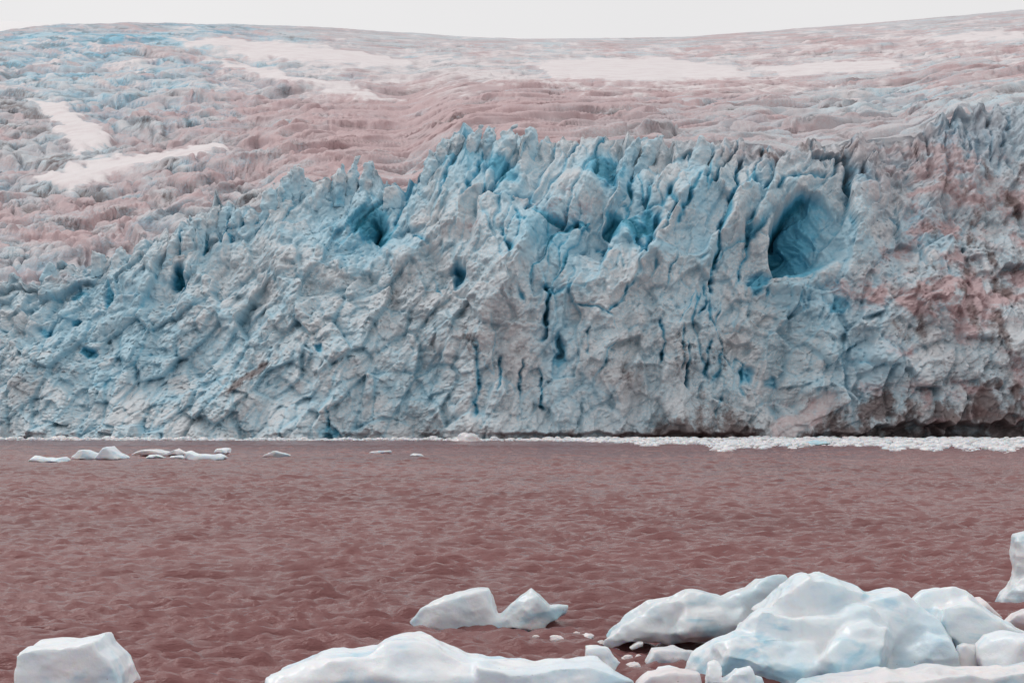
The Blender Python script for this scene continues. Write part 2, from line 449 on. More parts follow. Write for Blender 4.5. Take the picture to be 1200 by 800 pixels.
# cracks traced from the photograph: points, half-width in px, depth in m
nx_ = PXg + 3.6 * fbm2(X / 4, Z / 4, 4, 81, .6); ny_ = PYg + 3.6 * fbm2(X / 4, Z / 4, 4, 82, .6)
CRACKS = [
 ([(872,176),(863,205),(857,235),(845,270),(838,310),(832,345)],3.0,4.5),([(907,182),(901,205),(893,232)],2.2,3),
 ([(908,225),(916,212),(935,206),(957,205),(976,197)],2.2,2.5),([(1003,186),(995,200),(994,222)],3.5,3.5),([(1026,192),(1030,213)],2.4,3),
 ([(1041,246),(1058,266)],2.4,3),([(640,330),(642,355),(637,380),(636,400)],3.6,6),([(588,413),(585,440),(583,462)],1.8,3.5),
 ([(614,418),(611,445),(611,472)],1.9,3.5),([(635,428),(636,455),(635,482)],1.9,3.5),([(607,332),(612,357)],3.4,3),([(504,318),(512,335),(516,346)],2,3),
 ([(653,395),(655,422)],3,3),([(690,378),(689,416)],1.6,2.5),([(775,372),(778,400),(775,432)],2,4),([(808,396),(806,430),(808,458)],2.2,4.5),
 ([(796,376),(800,405),(796,440)],1.6,3),([(826,330),(829,358),(817,372)],2,3),([(437,250),(449,266),(456,282)],4.5,3.5),
 ([(243,258),(241,300)],2.6,4.5),([(256,248),(258,288)],2.6,4),([(269,252),(271,287)],2.4,4),([(232,272),(230,294)],2,3),([(212,266),(211,302)],2.4,4.5),
 ([(205,308),(210,322),(216,334)],5,3.5),([(790,215),(776,245),(762,280),(750,305)],3.4,3.5),([(820,200),(806,235),(795,262)],3,3),
 ([(745,190),(738,212),(735,240)],3,3),([(700,172),(697,205)],1.8,2.5),([(668,250),(684,268)],3.5,4),([(700,275),(712,290),(704,300)],3,3.5),
 ([(585,262),(598,300)],2.6,3.5),([(600,240),(615,262)],2.6,2.5),([(735,330),(725,352),(712,370)],2.4,2.5),([(770,300),(762,330)],2,2.5),
 ([(905,330),(899,352)],2,2),([(868,300),(864,330)],2,2.5),([(885,245),(878,270),(872,300)],2,2.5),([(1105,300),(1110,322)],1.8,2.5),
 ([(340,205),(345,235)],2.5,3.5),([(372,205),(377,232)],2.4,3),([(545,165),(528,195),(518,215)],3,3),([(575,165),(556,200),(540,228)],2.6,2.6),
 ([(605,170),(588,205),(570,232)],2.2,2.2),([(505,290),(490,276),(478,262)],2.6,2.5),([(387,475),(386,505)],1.8,2.5),([(555,395),(560,440),(556,490)],2.5,3),
 ([(1090,145),(1088,180)],2,2.5),([(1112,140),(1110,185)],2.2,2.8),([(1135,135),(1137,180)],2,2.5),([(1160,130),(1163,185)],2.2,2.6),([(1182,125),(1180,170)],2,2.2),
 ([(835,395),(826,430),(818,470)],2,3),([(850,440),(842,480),(838,505)],1.8,2.5),([(875,420),(868,450),(872,470)],2,2.5),
]
tr = np.zeros_like(disp)
for pts, w, dep in CRACKS:
    a = np.array(pts); x0, x1 = a[:, 0].min() - 25, a[:, 0].max() + 25
    ci = np.where((PX > x0) & (PX < x1))[0]; sl = slice(ci[0], ci[-1] + 1)
    d = line_dist(nx_[:, sl], ny_[:, sl], pts)
    var = np.clip(.75 + .6 * gnoise2(PXg[:, sl] / 9, PYg[:, sl] / 14, 83), .15, 1.2)
    ends = sstep(-2, 9, PYg[:, sl] - a[:, 1].min()) * sstep(-2, 9, a[:, 1].max() - PYg[:, sl])
    tr[:, sl] = np.maximum(tr[:, sl], dep * .85 * var * ends * np.exp(-(d / (w * .8 * (.5 + .5 * var))) ** 2.0))
# fresh blue hollows: cx, cy, rx, ry, depth, slant
HOL = [(102,411,9,6,3,-30),(375,408,5,4,2.5,20),(88,376,5,5,2.5,0),(125,345,6,14,2.5,0),(90,340,7,8,2,0),(50,388,12,7,1.2,0),(710,193,22,17,2.0,0),(538,321,10,13,8,0),(209,321,7,14,5,-20),(448,268,9,12,4,-25),
       (1010,203,17,16,2.2,0),(890,328,12,13,2.4,0),(905,448,8,9,1.5,0),(655,408,6,18,2,0),(760,262,9,20,2.5,0),(720,258,10,16,3,0),(875,440,9,9,2,0),
       (700,470,26,32,2.4,15),(1000,395,24,12,2.4,0),(985,360,14,8,1.5,0),(940,362,16,9,-1.6,0),(870,378,14,10,-1.8,0),(480,420,40,60,1.6,0),(432,255,20,14,1.8,0),(590,195,22,12,1.6,-30),
       (385,505,12,10,1.5,0),(330,300,60,22,-1.5,0),(300,345,40,16,1.2,0),(160,345,50,18,1.0,0)]
hol = np.zeros_like(disp); fresh = np.zeros_like(disp)
for cx, cy, rx, ry, dep, an in HOL:
    c, s = math.cos(math.radians(an)), math.sin(math.radians(an))
    a = ((nx_ - cx) * c - (ny_ - cy) * s) / rx; b = ((nx_ - cx) * s + (ny_ - cy) * c) / ry
    g = np.exp(-(a * a + b * b) ** 2)
    hol += dep * g
    if dep > 0 and rx < 24: fresh = np.maximum(fresh, g * min(1, .3 + dep * .25))
# ice cave: sheer left wall, arched roof, back wall coming forward to the right
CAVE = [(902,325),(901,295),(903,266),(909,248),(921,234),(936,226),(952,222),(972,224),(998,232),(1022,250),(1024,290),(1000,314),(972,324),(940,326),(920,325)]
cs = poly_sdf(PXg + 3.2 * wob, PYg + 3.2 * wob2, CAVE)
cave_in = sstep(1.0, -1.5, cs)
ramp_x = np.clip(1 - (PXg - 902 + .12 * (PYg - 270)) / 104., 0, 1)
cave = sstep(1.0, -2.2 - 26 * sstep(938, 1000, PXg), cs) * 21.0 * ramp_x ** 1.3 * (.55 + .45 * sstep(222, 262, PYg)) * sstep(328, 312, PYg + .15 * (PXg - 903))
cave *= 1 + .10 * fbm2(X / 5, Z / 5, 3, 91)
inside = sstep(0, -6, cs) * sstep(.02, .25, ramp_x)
disp = disp * (1 - .45 * inside) + inside * .9 * ridge2(X / 3.5 + .12 * Z, Z / 14, 3, 92); nc_ = 1 - gauss(955, 275, 62, 62) ; crk *= (1 - inside) * nc_; tr *= (1 - inside)
disp += gauss(968, 318, 22, 11, 2.6, 20) + gauss(930, 336, 30, 9, 2.0)
# raised lip over the cave and the slab left of it
disp += gauss(893, 260, 11, 75, 1.8) + gauss(930, 218, 36, 10, 1.4, 30)
# melt notch at the waterline, deeper on the right
nt_amt = curve([(-140,.5),(380,.6),(560,1.2),(600,2.4),(780,2.4),(840,2.8),(900,.3),(930,.2),(960,1.5),(1000,3.5),(1050,7),(1130,7.5),(1200,7.5),(1340,7)])
nzw = 1 + .4 * fbm2(PXg / 60., PXg * 0, 3, 95)
zt = (1.0 + 2.0 * sstep(980, 1060, PXg)) * (1 + .7 * fbm2(PXg / 34., PXg * 0 + 3, 3, 96))
notch = nt_amt[None, :] * np.clip(nzw, 0, 2) * sstep(zt + .5, zt - .3, Z)
# sloping snow chute on the right of the middle
CH_P = [(905,492),(935,472),(965,455),(985,462),(968,482),(940,505),(930,516),(905,516)]
chs = sstep(3, -5, poly_sdf(PXg + 7 * wob, PYg + 7 * wob2, CH_P)); disp = disp * (1 - .7 * chs)
disp = disp - blur((crk + tr + hol).astype(np.float32), 1) - blur((cave + notch).astype(np.float32), 1)

# base normals -> push along a mostly level, slightly upward direction
dirY = -np.cos(.35 * sstep(.2, 1, hrel)); dirZ = np.sin(.35 * sstep(.2, 1, hrel))
Yd = Y + dirY * disp; Zd = Z + dirZ * disp * sstep(0, .15, hrel)
Xd = X + .22 * disp * fbm2(X / 6, Z / 6, 2, 99)
# jagged crest: sharp teeth raised near the top
f1t, edt, dat, dbt, rt1, rt2, rt3 = worley2(X / (4.6) + .15 * Z / 4.2 + .35 * gnoise2(X / 9, X * 0, 105), X * 0 + Y * 0, 101)
teeth = (rt1 ** 1.6) * np.clip(1 - np.abs(dat) * 1.7, 0, 1)
tamp = curve([(-140,2),(150,2),(230,4),(420,4),(470,2),(520,4),(630,2.6),(670,2),(760,3),(820,2),(1000,1.6),(1070,1.8),(1340,1.8)]) * (.6 + .9 * np.clip(fbm2(PX / 60, PX * 0, 2, 104) + .5, 0, 1.3))
Zd = Zd + sstep(.86, 1, hrel) ** 1.3 * (teeth * tamp[None, :] - 1.0) + sstep(.9, 1, hrel) * .8 * fbm2(X / 2, X * 0, 3, 103)

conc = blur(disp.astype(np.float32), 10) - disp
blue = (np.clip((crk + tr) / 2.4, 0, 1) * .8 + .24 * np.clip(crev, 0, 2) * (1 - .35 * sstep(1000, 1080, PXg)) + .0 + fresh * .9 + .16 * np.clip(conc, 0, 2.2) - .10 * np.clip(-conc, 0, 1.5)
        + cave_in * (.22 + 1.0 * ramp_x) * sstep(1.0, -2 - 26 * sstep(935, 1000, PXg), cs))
BL = [(440,268,45,30,.32),(455,235,45,25,.25),(710,195,34,20,.6),(560,195,50,38,.25),(750,215,24,30,.3),(740,262,34,40,.3),(820,230,28,70,.35),(955,352,60,30,.45),(640,255,60,40,.35),
      (650,400,24,110,.35),(100,335,120,45,.2),(150,400,130,60,.26),(400,285,70,30,.35),(250,270,60,28,.28),(380,222,80,30,.3),(1145,155,90,42,.5),(1010,425,70,50,.32),(1080,275,60,40,.32),(820,330,60,60,.15),(330,420,120,60,.12),
      (535,178,40,28,.4),(60,460,120,40,.12),(640,290,70,40,.25),(480,440,60,60,.12),(900,215,50,60,.2),(520,470,60,40,.1),(700,470,30,36,.12),(280,470,120,30,.08)]
for a in BL: blue += gauss(*a)
blue += .15 * fbm2(X / 9, Z / 6, 4, 111) - .03 * (1 - .5 * sstep(1000, 1100, PXg))
dirt_shade = np.zeros_like(disp); pink = np.zeros_like(disp)  # brown dirt patches, with grey shading and base cavity darkness painted in
for a in [(820,420,40,60,.55),(840,500,60,26,.75),(790,500,20,22,.6),(985,492,42,26,.85),(1020,478,30,20,.35),(1110,488,80,26,.75),(1180,478,40,34,.65),(1040,440,60,40,.25),(290,442,40,6,1.15,35),(590,400,30,30,.25),
          (600,440,40,60,.2),(700,430,60,40,.2),(745,440,40,40,.28),(60,432,60,4,.5,-8),(870,170,34,18,.4),(915,172,26,10,.5),(1000,170,50,14,.25),(550,400,14,34,.38),(525,385,24,34,.2),
          (890,455,24,24,.3),(386,500,10,20,.5),(415,300,40,20,.12),(1105,345,120,22,.10),(720,480,20,30,.1),(1090,305,40,30,.15)]: dirt_shade += gauss(*a)
for a in [(1080,342,110,20,.95),(1150,362,60,26,.8),(1100,180,40,30,.85),(1120,210,60,25,.6),(1160,250,60,30,.4),(1130,290,80,30,.3),(660,236,50,18,.6),(900,178,70,16,.5),(1030,165,60,14,.4),
          (940,492,50,30,.25),(560,265,60,14,.3),(480,255,40,14,.2),(330,262,60,12,.25),(60,320,90,18,.35),(600,400,60,60,.22),(1000,470,220,60,.16),(840,440,100,80,.14)]: pink += gauss(*a)
pn0 = fbm2(X / 7, Z / 4, 3, 145)
for a in [(1105,190,50,30,.32),(1165,240,50,40,.3),(1150,352,90,26,.16),(1060,345,60,16,.12),(1170,300,50,40,.28),(940,168,60,14,.25),(1180,420,50,40,.25)]: dirt_shade += gauss(*a)
dirt_shade += .75 * sstep(3.0, .3, Z + 1.2 * pn0) * sstep(540, 600, PXg) + (.3 * (crk > .5) + .0) * M_col * sstep(420, 380, PYg) * 0  # dark foot: dirt plus the shade of the melt notch, painted as colour
rgt = sstep(950, 1090, PXg)
pn = fbm2(X / 8, Z / 6, 4, 142, .6); pn2 = fbm2(X / 5, Z / 9, 4, 143, .6)
pink = pink * np.clip(.7 + .9 * fbm2(X / 4.5, Z / 3, 4, 144, .6), .05, 1.7) + rgt * .85 * np.clip(pn + .08, 0, 1) * (1 - gauss(1150, 150, 90, 42))
dirt_shade = dirt_shade * np.clip(.85 + .7 * pn2, .1, 1.8) + rgt * .72 * np.clip(pn2 - .02, 0, 1) * (1 - gauss(1150, 150, 90, 42))
dirt_shade *= 1 - .9 * inside
pink *= 1 - inside
snow = .48 * chs + np.zeros_like(disp); pink = pink + .35 * chs
dirt_shade = dirt_shade * (1 - chs)
# streaks of meltwater dirt running down
st = fbm2(X / 1.1, Z / 14, 3, 121); dirt_shade += .16 * np.clip(st, 0, 1) * M_col

# back of the crest: falls away behind so that the crest stands free
kb = np.linspace(0, 1, NB + 1)[1:, None]
Xb = np.repeat(Xd[-1:], NB, 0) * (1 + .04 * kb); Yb = Yd[-1:] + 26 * kb; Zb = Zd[-1:] - 17 * kb ** .7 * (1 - np.exp(-kb * 9))
nb_ = fbm2(Xb / 5, Yb / 5, 3, 131); Zb = Zb + (nb_ * 1.8 + 1.2 * ridge2(Xb / 4, Yb / 5, 3, 133)) * kb ** .5 * (1 - .5 * kb)
def ext(a, val=None): return np.concatenate([a, np.repeat(a[-1:], NB, 0)], 0)
V = np.stack([np.concatenate([Xd, Xb]), np.concatenate([Yd, Yb]), np.concatenate([Zd, Zb])], -1).reshape(-1, 3).astype(np.float32)
grime = .18 * sstep(.8, 1, hrel) + .30 * sstep(900, 1050, PXg) * (1 - .6 * cave_in) + .12 * M_col + .10 * fbm2(X / 9, Z / 12, 3, 141)
for a in [(870,172,90,22,.4),(1050,190,120,60,.2),(720,480,60,60,.2),(600,410,60,50,.15)]: grime += gauss(*a)
at = {'blue': ext(blue), 'dirt_shade': ext(dirt_shade), 'pink': ext(pink), 'snow': ext(snow), 'grime': ext(grime)}
Q = grid_quads(NR + NB, NC)
csx = ext(np.where(cs < 0, 1., 0.)); csx[NR:] = 0
infc = csx.ravel()[Q].sum(1) >= 3
chx = ext(chs); chx[NR:] = 0
inch = chx.ravel()[Q].mean(1) > .5
rest = ~(infc | inch)
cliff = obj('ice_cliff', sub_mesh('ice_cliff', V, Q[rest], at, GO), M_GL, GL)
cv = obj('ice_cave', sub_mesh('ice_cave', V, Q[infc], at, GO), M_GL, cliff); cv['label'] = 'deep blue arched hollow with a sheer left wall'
ch_ = obj('snow_chute', sub_mesh('snow_chute', V, Q[inch], at, GO), M_GL, cliff); ch_['label'] = 'pale pink snow chute sloping down to the water'

# ---- upper icefield
SKY = curve([(-140,40),(-40,37),(0,35.5),(60,29),(150,25.5),(240,27),(330,30),(400,33),(480,38),(560,43),(620,45),(700,44.5),(800,43),(900,36),(1000,28),(1100,20),(1200,11),(1340,2)])
PXs = PX
NU = 560
su = np.linspace(-.16, 1.0, NU)[:, None]
start = np.maximum(smooth1(CREST, 71) + 6, 0)
CY0 = (Yd[-1] + 12); CY0 = smooth1(CY0, 81)
PYu = start[None, :] + (SKY[None, :] - start[None, :]) * su
DT = curve([(-140,1250),(0,1300),(400,1450),(800,1700),(1340,1800)])
iD = 1 / CY0[None, :] + (1 / DT[None, :] - 1 / CY0[None, :]) * np.clip(su, 0, 1)
YU = 1 / iD; XU = (PX[None, :] - 600) / F * YU; ZU = CH + (HY - PYu) / F * YU
PXu = np.repeat(PX[None, :], NU, 0)
def gu(px, py, rx, ry, amt=1.0): return amt * np.exp(-((PXu - px) / rx) ** 2 - ((PYu - py) / ry) ** 2)
left = sstep(520, 250, PXu)
w1 = fbm2(XU / 60, YU / 60, 3, 201); w2 = fbm2(XU / 60 + 40, YU / 60, 3, 202)
def field(k, seed, amp):
    """hummocks and crevasses drawn out along one flow direction (slope k in plan)"""
    n = math.sqrt(1 + k * k)
    xf = (XU - k * YU) / n + 9 * w1; yf = (YU + k * XU) / n + 7 * w2
    h1 = worley2(xf / 120, yf / 34, seed); g1_ = worley2(xf / 55 + .2 * w1, yf / 17, seed + 1)
    m1 = worley2(xf / 22, yf / 9, seed + 2); t1 = worley2(xf / 10, yf / 5, seed + 3)
    c1_ = worley2(xf / 70 + .1 * w2, yf / 8, seed + 4); c2_ = worley2(xf / 26, yf / 4.5, seed + 5)
    dp = np.abs(np.gradient(YU, axis=0)) / n                    # plan spacing of the rows across the grain
    def line(e, w0): w_ = np.maximum(w0, 1.0 * dp); return np.exp(-(e / w_) ** 2) * (w0 / w_) ** .35
    def lod(L): return np.clip(L / (5.0 * dp), 0, 1)
    h = amp * (3.0 * (h1[4] - .5) - 5.0 * h1[3] * (.3 + .7 * h1[5]) + 2 * h1[2] * (h1[6] - .5))
    h += amp * (1.7 * (g1_[4] - .5) - 2.8 * g1_[3] * (.3 + .7 * g1_[5]) + 1.5 * g1_[2] * (g1_[6] - .5))
    h = blur(h.astype(np.float32), 2)
    h += lod(9) * (.5 + .35 * amp) * (.7 * (m1[4] - .5) - 1.2 * m1[3] * m1[5] + .6 * m1[2] * (m1[6] - .5))
    h += lod(5) * (.4 + .3 * amp) * (.45 * (t1[4] - .5) - .6 * t1[3] * t1[6])
    tt = worley2(xf / 7 + .2 * w1, yf / 6.5, seed + 9); h += lod(6) * (.35 + .35 * amp) * (.8 * (tt[4] - .5) + 1.3 * tt[2] * (tt[5] - .5) - 1.1 * tt[3] * tt[6])
    h += amp * 1.8 * fbm2(xf / 80, yf / 45, 3, seed + 6) + .6 * amp * ridge2(xf / 40, yf / 15, 3, seed + 7) + .3 * lod(5) * fbm2(xf / 9, yf / 5, 2, seed + 8)
    cr = (c1_[6] > .35) * line(c1_[1] * 8, .9) * 2.6 + (c2_[6] > .5) * line(c2_[1] * 4.5, .6) * 1.3 * lod(3.5) + (g1_[6] > .4) * line(g1_[1] * 17, 1.0) * 2.0
    return h, cr, xf, yf
amp = .36 + .60 * left
hL, cL, xL, yL = field(1.6, 211, amp); hR, cR, xR, yR = field(-.5, 231, amp)
hu = hR * (1 - .35 * left) + .62 * hL * left
for _ in range(4):
    p_ = np.pad(hu, ((0, 0), (1, 1)), mode='edge'); hu = (p_[:, :-2] + 2 * p_[:, 1:-1] + p_[:, 2:]) * .25
crv = np.maximum(cR * (1 - .3 * left), cL * left)
Xf = np.where(left > .5, xL, xR); Yf = np.where(left > .5, yL, yR)
stk = fbm2(xR / 60, yR / 7, 4, 271) * (1 - left) + fbm2(xL / 50, yL / 8, 4, 272) * left      # long dirt and snow streaks
# line of higher ice near the crest on the right (second row of seracs)
row2 = gu(1130, 128, 150, 12, 1) + gu(960, 146, 150, 14, 1.0) + gu(760, 142, 120, 14, .8) + gu(880, 120, 160, 9, .5)
tee = worley2(XU / 7, YU / 14, 231)
hu += row2 * (2.6 * (tee[4] - .3) * np.clip(1.1 - tee[0], 0, 1) * 1.6)
SNOW = [
 ([(40,118),(70,119),(86,130),(104,142),(126,156),(130,166),(108,168),(100,182),(92,184),(84,172),(74,150),(55,132)], 'white snow tongue on the left of the icefield'),
 ([(50,206),(100,191),(150,183),(200,176),(262,166),(266,172),(215,186),(150,198),(112,210),(84,222),(66,218)], 'pale snow streak above the left of the ice front'),
 ([(200,46),(250,44),(330,50),(420,59),(482,72),(470,78),(420,77),(350,71),(280,62),(230,54)], 'wide snow slope under the left skyline'),
 ([(618,74),(690,68),(790,69),(850,76),(884,86),(860,91),(780,94),(700,94),(650,90)], 'broad smooth snow basin near the middle skyline'),
 ([(872,82),(930,74),(1000,71),(1056,71),(1066,79),(1000,85),(920,88)], 'narrow snow bank on the upper right'),
 ([(1080,42),(1150,38),(1205,38),(1205,44),(1120,48)], 'thin snow strip near the right skyline'),
 ([(236,68),(330,84),(420,104),(470,116),(420,110),(330,92),(250,75)], 'long thin snow ribbon slanting down the left icefield'),
]
snu = np.zeros_like(PXu); sn_id = np.full(PXu.shape, -1)
wn1 = 14 * fbm2(PXu / 40, PYu / 6, 4, 241); wn2 = 4.0 * fbm2(PXu / 26 + 9, PYu / 6, 4, 242)
for k, (pts, lab) in enumerate(SNOW):
    s = poly_sdf(PXu + wn1, PYu + wn2, pts); m = sstep(6, -5, s)
    sn_id = np.where((m > .5), k, sn_id); snu = np.maximum(snu, m)
flat = blur(snu.astype(np.float32), 6)
hu = hu - crv * (1 - flat)
top = sstep(1.0, .9, su) ; low = sstep(-.02, .04, su)
env = (.25 + .75 * top) * (.6 + .4 * low)
hu = blur(hu.astype(np.float32), 1) * (1 - .93 * flat) * env + .3 * flat
ZUd = ZU + hu
concu = blur(hu, 8) - hu
bl = .12 * np.clip(concu, 0, 2) + .9 * np.clip(crv / 2.5, 0, 1) * (1 - flat) * (.35 + .65 * left) - .30 + .10 * left
for a in [(150,45,130,16,.30),(90,90,110,45,.16),(200,95,90,30,.12),(330,85,60,20,.15),(1000,112,200,14,.28),(1150,125,100,22,.3),(900,140,120,12,.28),(40,70,60,20,.25),(800,130,100,12,.12)]: bl += gu(*a)
bl += .28 * fbm2(XU / 40, YU / 55, 3, 251)
pk = .44 + .22 * fbm2(XU / 50, ZUd / 2.2, 3, 264) + .26 * fbm2(XU / 45, YU / 90, 4, 252) - .40 * stk + .10 * np.clip(-concu, 0, 2)
for a in [(560,140,210,40,.60),(360,180,150,40,.35),(720,105,220,16,.4),(180,60,30,6,.5),(1000,55,260,24,.28),(60,270,140,50,.25),(300,240,60,30,.2),(950,95,220,8,.25),(400,130,160,40,.2),(100,90,100,45,-.25),(1100,110,150,16,-.2)]: pk += gu(*a)
dt = -.12 + .16 * fbm2(XU / 30, ZUd / 1.4, 3, 263) + .34 * stk + .50 * np.clip(crv / 1.5, 0, 1) + .07 * left  # streaks are dirt; the crevasse term paints their shade as dark lines
for a in [(20,130,60,30,.25),(60,200,90,40,.18),(950,120,300,10,.12),(200,240,160,40,.12)]: dt += gu(*a)
# thin snow lying on the flat benches between the hummocks
sn2 = np.clip(.25 * fbm2(XU / 28 + .2 * w1, YU / 110, 4, 254) + .22 * fbm2(XU / 9, YU / 45, 3, 256) + .16 + gu(420, 85, 200, 22, .2) + gu(700, 78, 260, 22, .22) + gu(1080, 50, 200, 26, .16) - .3 * sstep(100, 140, PYu), 0, .62)
sn2 = np.clip(sn2 + .30 * np.clip(-stk, 0, 1) * sstep(240, 60, PYu) + .1 * sstep(0, .3, -concu), 0, .62)
snA = np.maximum(snu, sn2)
brk = fbm2(XU / 12, ZUd / 2.5, 2, 261); brk2 = fbm2(XU / 14, ZUd / 5, 2, 262)
YUd = YU - (.9 * brk + 2.0 * brk2) * (1 - flat) * env; XUd = XU + .5 * brk * (1 - flat) * env
VU = np.stack([XUd, YUd, ZUd], -1).reshape(-1, 3).astype(np.float32)
gri = .34 + .04 * left + .32 * fbm2(Xf / 22, Yf / 40, 4, 259) + .25 * np.clip(concu, -.5, 1)
for a in [(560,140,190,36,-.15),(900,60,400,25,-.2),(150,45,130,14,-.25),(850,145,260,22,.25),(100,180,160,80,.12)]: gri += gu(*a)
atu = {'grime': gri * (1 - snu), 'blue': bl * (1 - snu), 'dirt_shade': dt * (1 - snu), 'pink': pk, 'snow': snA}
QU = grid_quads(NU, NC)
# far edge drops out of sight behind the skyline
fid = sn_id.ravel()[QU]; same = (fid == fid[:, :1]).all(1) & (fid[:, 0] >= 0)
up = obj('icefield', sub_mesh('icefield', VU, QU[~same], atu, GO), M_GL, GL); up['label'] = 'pinkish grey hummocked ice surface climbing to the skyline'
for k, (pts, lab) in enumerate(SNOW):
    q = QU[same & (fid[:, 0] == k)]
    if len(q) < 20: continue
    o = obj('snow_patch', sub_mesh('snow_patch', VU, q, atu, GO), M_GL, up); o['label'] = lab

# ------------------------------------------------------------------ ice solids
def ice_solid(sx, sy, sz, seed, h, planes=11, lean=0.0, rough=.06, round_=.12, point=False):
    """faceted, slightly melted block; base centre at the origin"""
    rs = np.random.RandomState(seed)
    mg = .25 * max(sx, sy)
    xs = np.arange(-sx / 2 - mg - abs(lean) * sz, sx / 2 + mg + abs(lean) * sz, h); ys = np.arange(-sy / 2 - mg, sy / 2 + mg, h); zs = np.arange(-3 * h, sz * 1.12 + 3 * h, h)
    Xg, Yg, Zg = np.meshgrid(xs, ys, zs, indexing='ij')
    x = (Xg - lean * Zg) / (sx / 2); y = Yg / (sy / 2); z = (Zg - sz * .5) / (sz / 2)
    f = np.maximum(np.maximum(np.abs(x), np.abs(y)), np.abs(z)) - 1.02
    for k in range(planes):
        n = rs.normal(size=3); n[2] = abs(n[2]) * .9 if not point else abs(n[2]) * .45 + .12
        n /= np.linalg.norm(n); d = .72 + .22 * rs.rand()
        g = n[0] * x + n[1] * y + n[2] * z - d
        kk = round_
        f = np.maximum(f, g) + np.maximum(kk - np.abs(f - g), 0) ** 2 / (4 * kk)
    s = min(sx, sy, sz) * .5
    q = 1.0 / s
    f = f * s + rough * s * fbm3(Xg * q * 1.3, Yg * q * 1.3, Zg * q * 1.3, 3, seed) 
    f[:, :, 0] = 1; f[:, :, -1] = 1; f[0] = 1; f[-1] = 1; f[:, 0] = 1; f[:, -1] = 1
    return surface_nets(f.astype(np.float32), (xs[0], ys[0], zs[0]), h)

def const_attrs(n, blue=0., dirt_shade=0., pink=0., snow=0.):
    return {'blue': np.full(n, blue), 'dirt_shade': np.full(n, dirt_shade), 'pink': np.full(n, pink), 'snow': np.full(n, snow)}

# leaning seracs along the crest: px of the middle, py of the top, width px, height px, lean
SER = [(203,276,14,40,.1),(222,262,13,42,.05),(236,250,12,46,.1),(249,243,12,50,.05),(263,240,13,50,.12),(278,240,14,50,.1),(294,246,14,44,.05),(318,215,16,48,.1),
       (334,200,15,50,.0),(352,198,16,46,.12),(378,207,18,40,.1),(398,196,16,46,.05),(414,188,15,50,.1),(432,192,16,44,.0),(462,214,18,32,.1),(508,178,15,46,.25),
       (520,158,14,52,.3),(536,152,16,52,.3),(556,150,15,50,.35),(574,146,16,50,.3),(598,147,20,44,.3),(622,150,18,40,.2),(742,162,15,46,.35),(764,160,16,50,.35),(826,163,20,44,.35),
       (118,296,14,30,.1),(142,291,16,32,.1),(166,282,15,34,.1),(60,308,16,26,.1)]
for k, (px, py, w, hgt, ln) in enumerate(SER):
    j = int(np.argmin(np.abs(PX - px)))
    r = int(np.argmin(np.abs(PYg[:, j] - (py + hgt * .55))))
    d = float(Yd[r, j]) + 1.2
    sc = d / F
    sz = hgt * sc; z0 = wz(py + hgt, d)
    Vn, Qn = ice_solid(w * sc * 1.15, w * sc * 1.5, sz, 300 + k, max(.16, w * sc / 16), 9, ln, .22, .10, k % 3 == 0)
    zz = Vn[:, 2] / sz
    me = mesh_from('serac', Vn, Qn, {'blue': .18 + .22 * fbm3(Vn[:, 0] / 2 + k, Vn[:, 1] / 2, Vn[:, 2] / 3, 2, 5) + .25 * (1 - zz), 'dirt_shade': .05 * zz, 'pink': np.full(len(Vn), .05), 'snow': np.zeros(len(Vn))})
    o = obj('serac', me, M_GL, GL, (wx(px - ln * hgt * .8, d), d - GY, z0))

